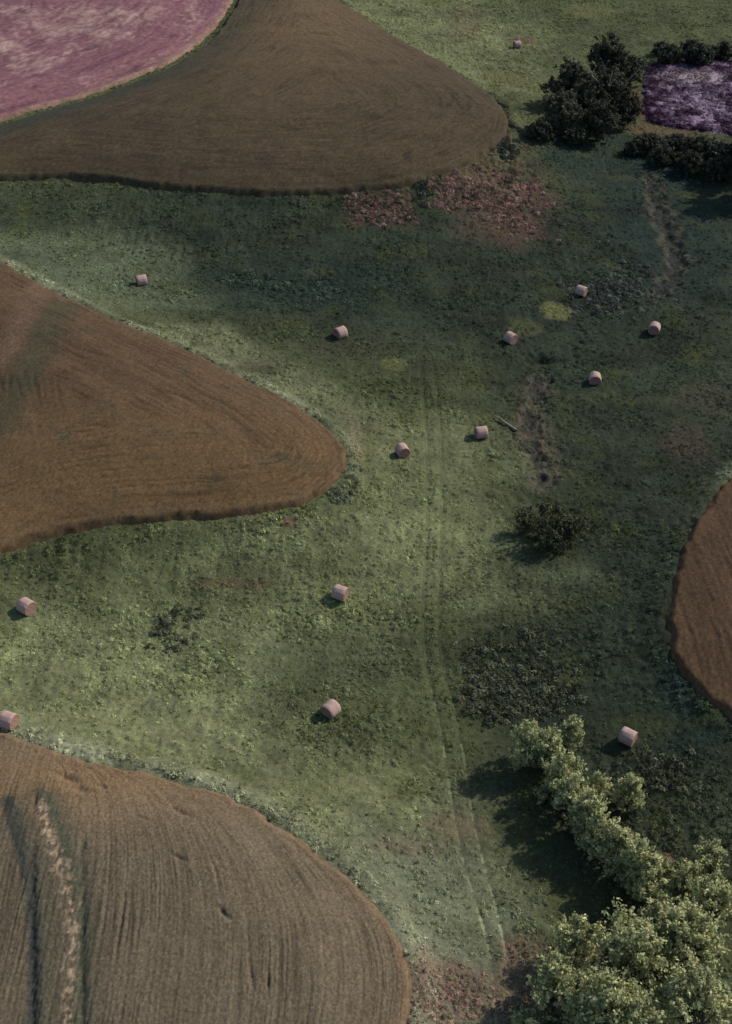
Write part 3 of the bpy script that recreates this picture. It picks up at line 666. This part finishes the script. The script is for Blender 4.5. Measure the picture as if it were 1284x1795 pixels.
def plant_tree(data, px, py, hc, label, name='tree', cat='tree', group=None, rot=0.0, sc=1.0, crown_label=None):
    """px, py = where the crown's middle, hc metres up, shows in the photograph"""
    x, y, z = W(px, py, hc * sc)
    z = float(ground_h(np.array([x]), np.array([y]), False)[0])
    r = link(name, None, loc=(x, y, z), label=label, cat=cat, group=group); r.rotation_euler = (0, 0, rot); r.scale = (sc, sc, sc)
    link('trunk', data[0], r); link('crown', data[1], r)
    if data[2]: link('dead_branches', data[2], r)
    return r
YG = [(.44, .45, .215), (.35, .375, .185), (.53, .52, .26), (.28, .31, .155)]
HG = [(.41, .43, .21), (.33, .36, .18), (.47, .475, .24)]
DG = [(.065, .070, .046), (.085, .088, .058), (.052, .058, .044)]

big = [tree_data(101 + i, 3.8, 7.0, 1.2, 430, 30, .125, YG, lobes=16) for i in range(3)]
mid_ = [tree_data(121 + i, 2.5, 5.0, .6, 230, 30, .115, YG, lobes=11) for i in range(2)]
GB = 'big broadleaf trees in the lower right corner'
for i, (px, py, d, sc, rot, lab) in enumerate([
    (1100, 1658, big[0], .95, .3, 'broad yellow-green tree at the back of the lower right clump, middle of its row'),
    (1205, 1640, big[1], .92, 1.9, 'broad yellow-green tree behind the dark gap at the right edge'),
    (1075, 1770, big[2], .98, 4.0, 'front yellow-green tree at the bottom middle of the lower right clump'),
    (1222, 1755, big[0], 1.0, 2.6, 'large tree in the bottom right corner of the photo'),
    ]): plant_tree(d, px, py, 4.6, lab, 'broadleaf_tree', 'tree', GB, rot, sc)
for i, (px, py, d, sc, rot, lab) in enumerate([
    (1012, 1640, mid_[0], .85, .5, 'small pale tree at the upper left end of the big clump'),
    (988, 1722, mid_[1], 1.05, 2.5, 'tree at the left flank of the big clump, beside pink dry weeds'),
    (1158, 1600, mid_[1], .8, 5.1, 'small tree where the hedgerow joins the big clump'),
    (1248, 1575, mid_[0], .95, 3.3, 'small tree at the right edge just above the big clump'),
    (1205, 1540, mid_[1], .75, 1.2, 'small tree right of the hedgerow end'),
    (1150, 1700, mid_[0], 1.0, 4.4, 'smaller tree in the middle of the big clump'),
    ]): plant_tree(d, px, py, 3.2, lab, 'broadleaf_tree', 'tree', 'smaller trees of the lower right clump', rot, sc)
bush_ = [tree_data(141 + i, 1.5, 2.2, .25, 100, 34, .10, YG, lobes=5) for i in range(2)]
plant_tree(bush_[0], 930, 1785, 1.3, 'low green bush at the bottom edge left of the big clump', 'bush', 'bush', None, .4, 1.0)
plant_tree(bush_[1], 1245, 1500, 1.3, 'green bush at the right edge above the tree clump', 'bush', 'bush', None, .4, 1.0)

hedge = [tree_data(161 + i, 1.75, 4.3, .15, 300, 30, .10, HG, lobes=9, spread=.9) for i in range(3)]
ordn = ['first', 'second', 'third', 'fourth', 'fifth', 'sixth', 'seventh', 'eighth', 'ninth']
HP = [(927, 1297), (962, 1312), (990, 1345), (1006, 1388), (1030, 1425), (1056, 1455), (1083, 1481), (1113, 1506), (1140, 1535)]
for i, (px, py) in enumerate(HP):
    plant_tree(hedge[i % 3], px, py, 2.5, ordn[i] + ' tree of the slanting hedgerow counted from its upper left end', 'hedgerow_tree', 'tree', 'slanting hedgerow trees', i * 1.7, .92 + .16 * random.random())
plant_tree(hedge[1], 1002, 1290, 1.6, 'small hedge tree right of the upper hedgerow end', 'hedgerow_tree', 'tree', None, .8, .7)
plant_tree(hedge[2], 1052, 1378, 2.0, 'left one of two small trees beside the hedgerow', 'hedgerow_tree', 'tree', None, 2.1, .62)
plant_tree(hedge[0], 1106, 1388, 2.2, 'right one of two small trees beside the hedgerow', 'hedgerow_tree', 'tree', None, 3.7, .8)
plant_tree(bush_[1], 952, 1396, .8, 'little bush standing in the hedgerow shadow', 'bush', 'bush', None, 1.0, .55)

darkb = tree_data(181, 3.9, 3.0, .2, 420, 40, .12, [(.10, .105, .045), (.06, .068, .038), (.045, .053, .035)], lobes=9)
plant_tree(darkb, 966, 924, 1.3, 'round dark bush with olive top in the valley below the gully', 'bush', 'bush', None, .7, 1.0)

dk = [tree_data(201 + i, 4.7, 8.4, .5, 520, 44, .19, DG, lobes=10, dead=(3 if i == 1 else 0)) for i in range(3)]
OL = tree_data(211, 4.0, 6.6, .4, 420, 40, .18, [(.10, .105, .07), (.125, .128, .085), (.08, .085, .06)], lobes=9)
for px, py, d, hc, sc, rot, lab in [(1000, 138, dk[0], 5, .92, .2, 'black-green round tree at the left of the top right clump'), (1068, 100, dk[2], 5, 1.0, 2.2, 'rearmost dark tree of the top right clump'),
    (1070, 160, dk[1], 5, 1.0, 1.2, 'dark tree with bare pale branches beside the purple plot'), (985, 190, OL, 4, 1.0, 0, 'olive grey tree in front of the black-green tree'),
    (1055, 210, dk[0], 4.2, .8, 4.0, 'lowest dark tree of the top right clump near the plot corner'), (1032, 172, dk[2], 5, .9, 5.0, 'dark tree in the centre of the top right clump'), (1096, 196, dk[2], 4, .7, .6, 'small dark tree at the lower left corner of the purple plot'), (1108, 118, OL, 4, .75, 3.0, 'grey olive tree at the left corner of the purple plot')]:
    plant_tree(d, px, py, hc, lab, 'dark_tree', 'tree', 'dark trees beside the purple plot', rot, sc)
dkb = [tree_data(221 + i, 2.6, 3.2, .15, 230, 38, .17, DG + [(.06, .066, .042)], lobes=6) for i in range(2)]
plant_tree(dkb[0], 948, 228, 1.5, 'low dark bush at the foot of the top right trees', 'bush', 'bush', None, 1, 1)
plant_tree(dkb[1], 1010, 238, 1.4, 'dark low bush between the trees and the red bracken', 'bush', 'bush', None, 2, .9)
for i, px in enumerate((1150, 1178, 1206, 1236, 1266)):
    plant_tree(dkb[i % 2], px + (9, -4, 6, -8, 3)[i], (86, 96, 84, 97, 90)[i], 1.5, ordn[i] + ' dark bush from the left in the hedge behind the purple plot', 'hedge_bush', 'bush', 'hedge behind the purple plot', i * 1.3, (.75, 1.1, .85, 1.2, 1.0)[i])
# tall trees past the right edge of the picture that shade the ground below the plot
for px, py, sc, lab in ((1350, 232, 1.2, 'upper tall dark tree past the right edge shading the ditch'), (1352, 272, 1.2, 'lower tall dark tree past the right edge shading the ditch')):
    plant_tree(dk[0 if py < 230 else 2], px, py, 5, lab, 'dark_tree', 'tree', 'shade trees past the right edge', 1.0, sc)
for i, (px, py, sc) in enumerate(((1110, 262, .7), (1136, 254, .95), (1166, 276, .9), (1190, 260, 1.1), (1214, 290, 1.0), (1232, 268, 1.2), (1256, 300, 1.0), (1276, 280, 1.3))):
    plant_tree(dkb[i % 2], px, py, 1.2, ordn[i] + ' dark bush from the left along the shaded ditch below the plot', 'ditch_bush', 'bush', 'bushes along the shaded ditch', i * 2.1, sc)

# fallen pale log by the gully
V, F = [], []
a = W(868, 733); b = W(906, 757)
la = Vector((a[0], a[1], float(ground_h(np.array([a[0]]), np.array([a[1]]))[0]) + .17)); lb = Vector((b[0], b[1], float(ground_h(np.array([b[0]]), np.array([b[1]]))[0]) + .2))
tube(V, F, [la, la.lerp(lb, .3) + Vector((0, 0, .03)), la.lerp(lb, .65), lb], [.07, .10, .13, .16], 9)
F += [tuple([len(V) - 9, len(V) - 9 + j, len(V) - 9 + j + 1, len(V) - 9 + j + 1]) for j in range(1, 8)]
tube(V, F, [la.lerp(lb, .4), la.lerp(lb, .35) + Vector((-.5, .5, .35))], [.08, .03], 6)
Fq = [f for f in F if len(set(f)) == 4]
link('fallen_log', mesh_from('fallen_log', V, Fq, M_DEAD, smooth=True), label='pale fallen log lying beside the gully right of a bale', cat='log')

# ------------------------------------------------------------------ round hay bales
def bale_mat(name, c1, c2, face):
    m, nt, b = new_mat(name); tc = nd(nt, 'ShaderNodeTexCoord'); rmp = nd(nt, 'ShaderNodeValToRGB')
    rmp.color_ramp.elements[0].color = (*c1, 1); rmp.color_ramp.elements[1].color = (*c2, 1); rmp.color_ramp.elements[0].position = .3; rmp.color_ramp.elements[1].position = .7
    n = nd(nt, 'ShaderNodeTexNoise'); n.inputs['Scale'].default_value = 5; n.inputs['Detail'].default_value = 6
    mp = nd(nt, 'ShaderNodeMapping'); mp.inputs['Scale'].default_value = (4, 1, 1) if not face else (1, 1, 1)
    nt.links.new(tc.outputs['Object'], mp.inputs[0]); nt.links.new(mp.outputs[0], n.inputs['Vector']); nt.links.new(n.outputs['Fac'], rmp.inputs[0]); nt.links.new(rmp.outputs[0], b.inputs['Base Color'])
    bm = nd(nt, 'ShaderNodeBump'); bm.inputs['Distance'].default_value = .05; nt.links.new(n.outputs['Fac'], bm.inputs['Height']); nt.links.new(bm.outputs[0], b.inputs['Normal'])
    return m
M_SIDE = bale_mat('baled_hay', (.30, .195, .17), (.47, .34, .30), False); M_END = bale_mat('bale_end', (.20, .11, .09), (.33, .20, .16), True)
def bale_data():
    n, rr, L = 40, .82, .72
    prof = [(-L, rr * .93), (-L * .96, rr * .985), (-L * .5, rr * 1.01), (0, rr), (L * .5, rr * 1.012), (L * .96, rr * .985), (L, rr * .93)]
    def sag(x, a, r):
        yv, zv = r * math.cos(a), r * math.sin(a); zv = max(zv, -rr * .90); w_ = 1 + .012 * math.sin(5 * a + x * 3) + .01 * math.sin(11 * a)
        return (x, yv * (1.03 if zv < 0 else 1.0) * w_, (zv + rr * .90) * (.985 if zv > 0 else 1) * w_)
    V = [sag(px_, 2 * math.pi * j / n, r_) for px_, r_ in prof for j in range(n)]; F = []
    for i in range(len(prof) - 1):
        for j in range(n): a_ = i * n + j; b_ = i * n + (j + 1) % n; F.append((a_, a_ + n, b_ + n, b_))
    side = mesh_from('side', V, F, M_SIDE, smooth=True)
    ends = []
    for s in (-1, 1):
        rings = [.93, .80, .74, .6, .54, .38, .32, .14, .05]; V, F = [], []
        for i, q in enumerate(rings):
            for j in range(n): V.append(sag(s * (L - (.0 if i == 0 else .012 + .022 * (i % 2))) , 2 * math.pi * j / n, rr * q))
        for i in range(len(rings) - 1):
            for j in range(n): a_ = i * n + j; b_ = i * n + (j + 1) % n; F.append((a_, b_, b_ + n, a_ + n) if s > 0 else (a_, a_ + n, b_ + n, b_))
        c0 = len(V); V.append((s * (L - .02), 0, rr * .9))
        last = (len(rings) - 1) * n; F += [(last + j, last + (j + 1) % n, c0, c0) for j in range(0)]
        F += [(last + j, last + (j + 1) % n, last + (j + 2) % n, c0) for j in range(0, n, 2)]
        ends.append(mesh_from('end_face', V, F, M_END, smooth=False))
    return side, ends
BS, BE = bale_data()
BALES = [(248, 489, 20, 'pale bale alone near the upper left above the middle field'), (597, 581, 35, 'bale in the dark grass above the tip of the middle field'), (1020, 507, -35, 'farthest of the four bales at the right, above the yellow-green spot'),
         (896, 590, -50, 'bale left of and below the yellow-green grass spot'), (1148, 573, 70, 'rightmost bale of the upper group'), (1044, 661, 85, 'bale below the dark hollow, right of the gully'),
         (844, 755, 12, 'bale beside the fallen log left of the gully'), (706, 787, -70, 'bale just right of the tip of the middle field'), (597, 1036, -25, 'bale in the middle of the rough pasture below the middle field'),
         (46, 1060, -35, 'bale at the left edge casting a dark shadow'), (580, 1240, 50, 'bale in the pale pasture above the bottom field'), (1102, 1288, -35, 'lone bale right of the hedgerow top, near the right field'),
         (14, 1260, -20, 'bale cut off by the left edge above the bottom field'), (907, 76, 15, 'most distant bale in the far pasture at the top')]
for px, py, ang, lab in BALES:
    x, y, z = W(px, py, .75); zz = float(ground_h(np.array([x]), np.array([y]), False)[0])
    e = link('hay_bale', None, loc=(x, y, zz - .03), label=lab, cat='hay bale', group='round hay bales in the pasture'); e.rotation_euler = (0, 0, R(ang)); bs = random.uniform(.79, .87); e.scale = (bs * random.uniform(.95, 1.05), bs, bs * random.uniform(.95, 1.0))
    link('side', BS, e)
    for m_ in BE: link('end_face', m_, e)
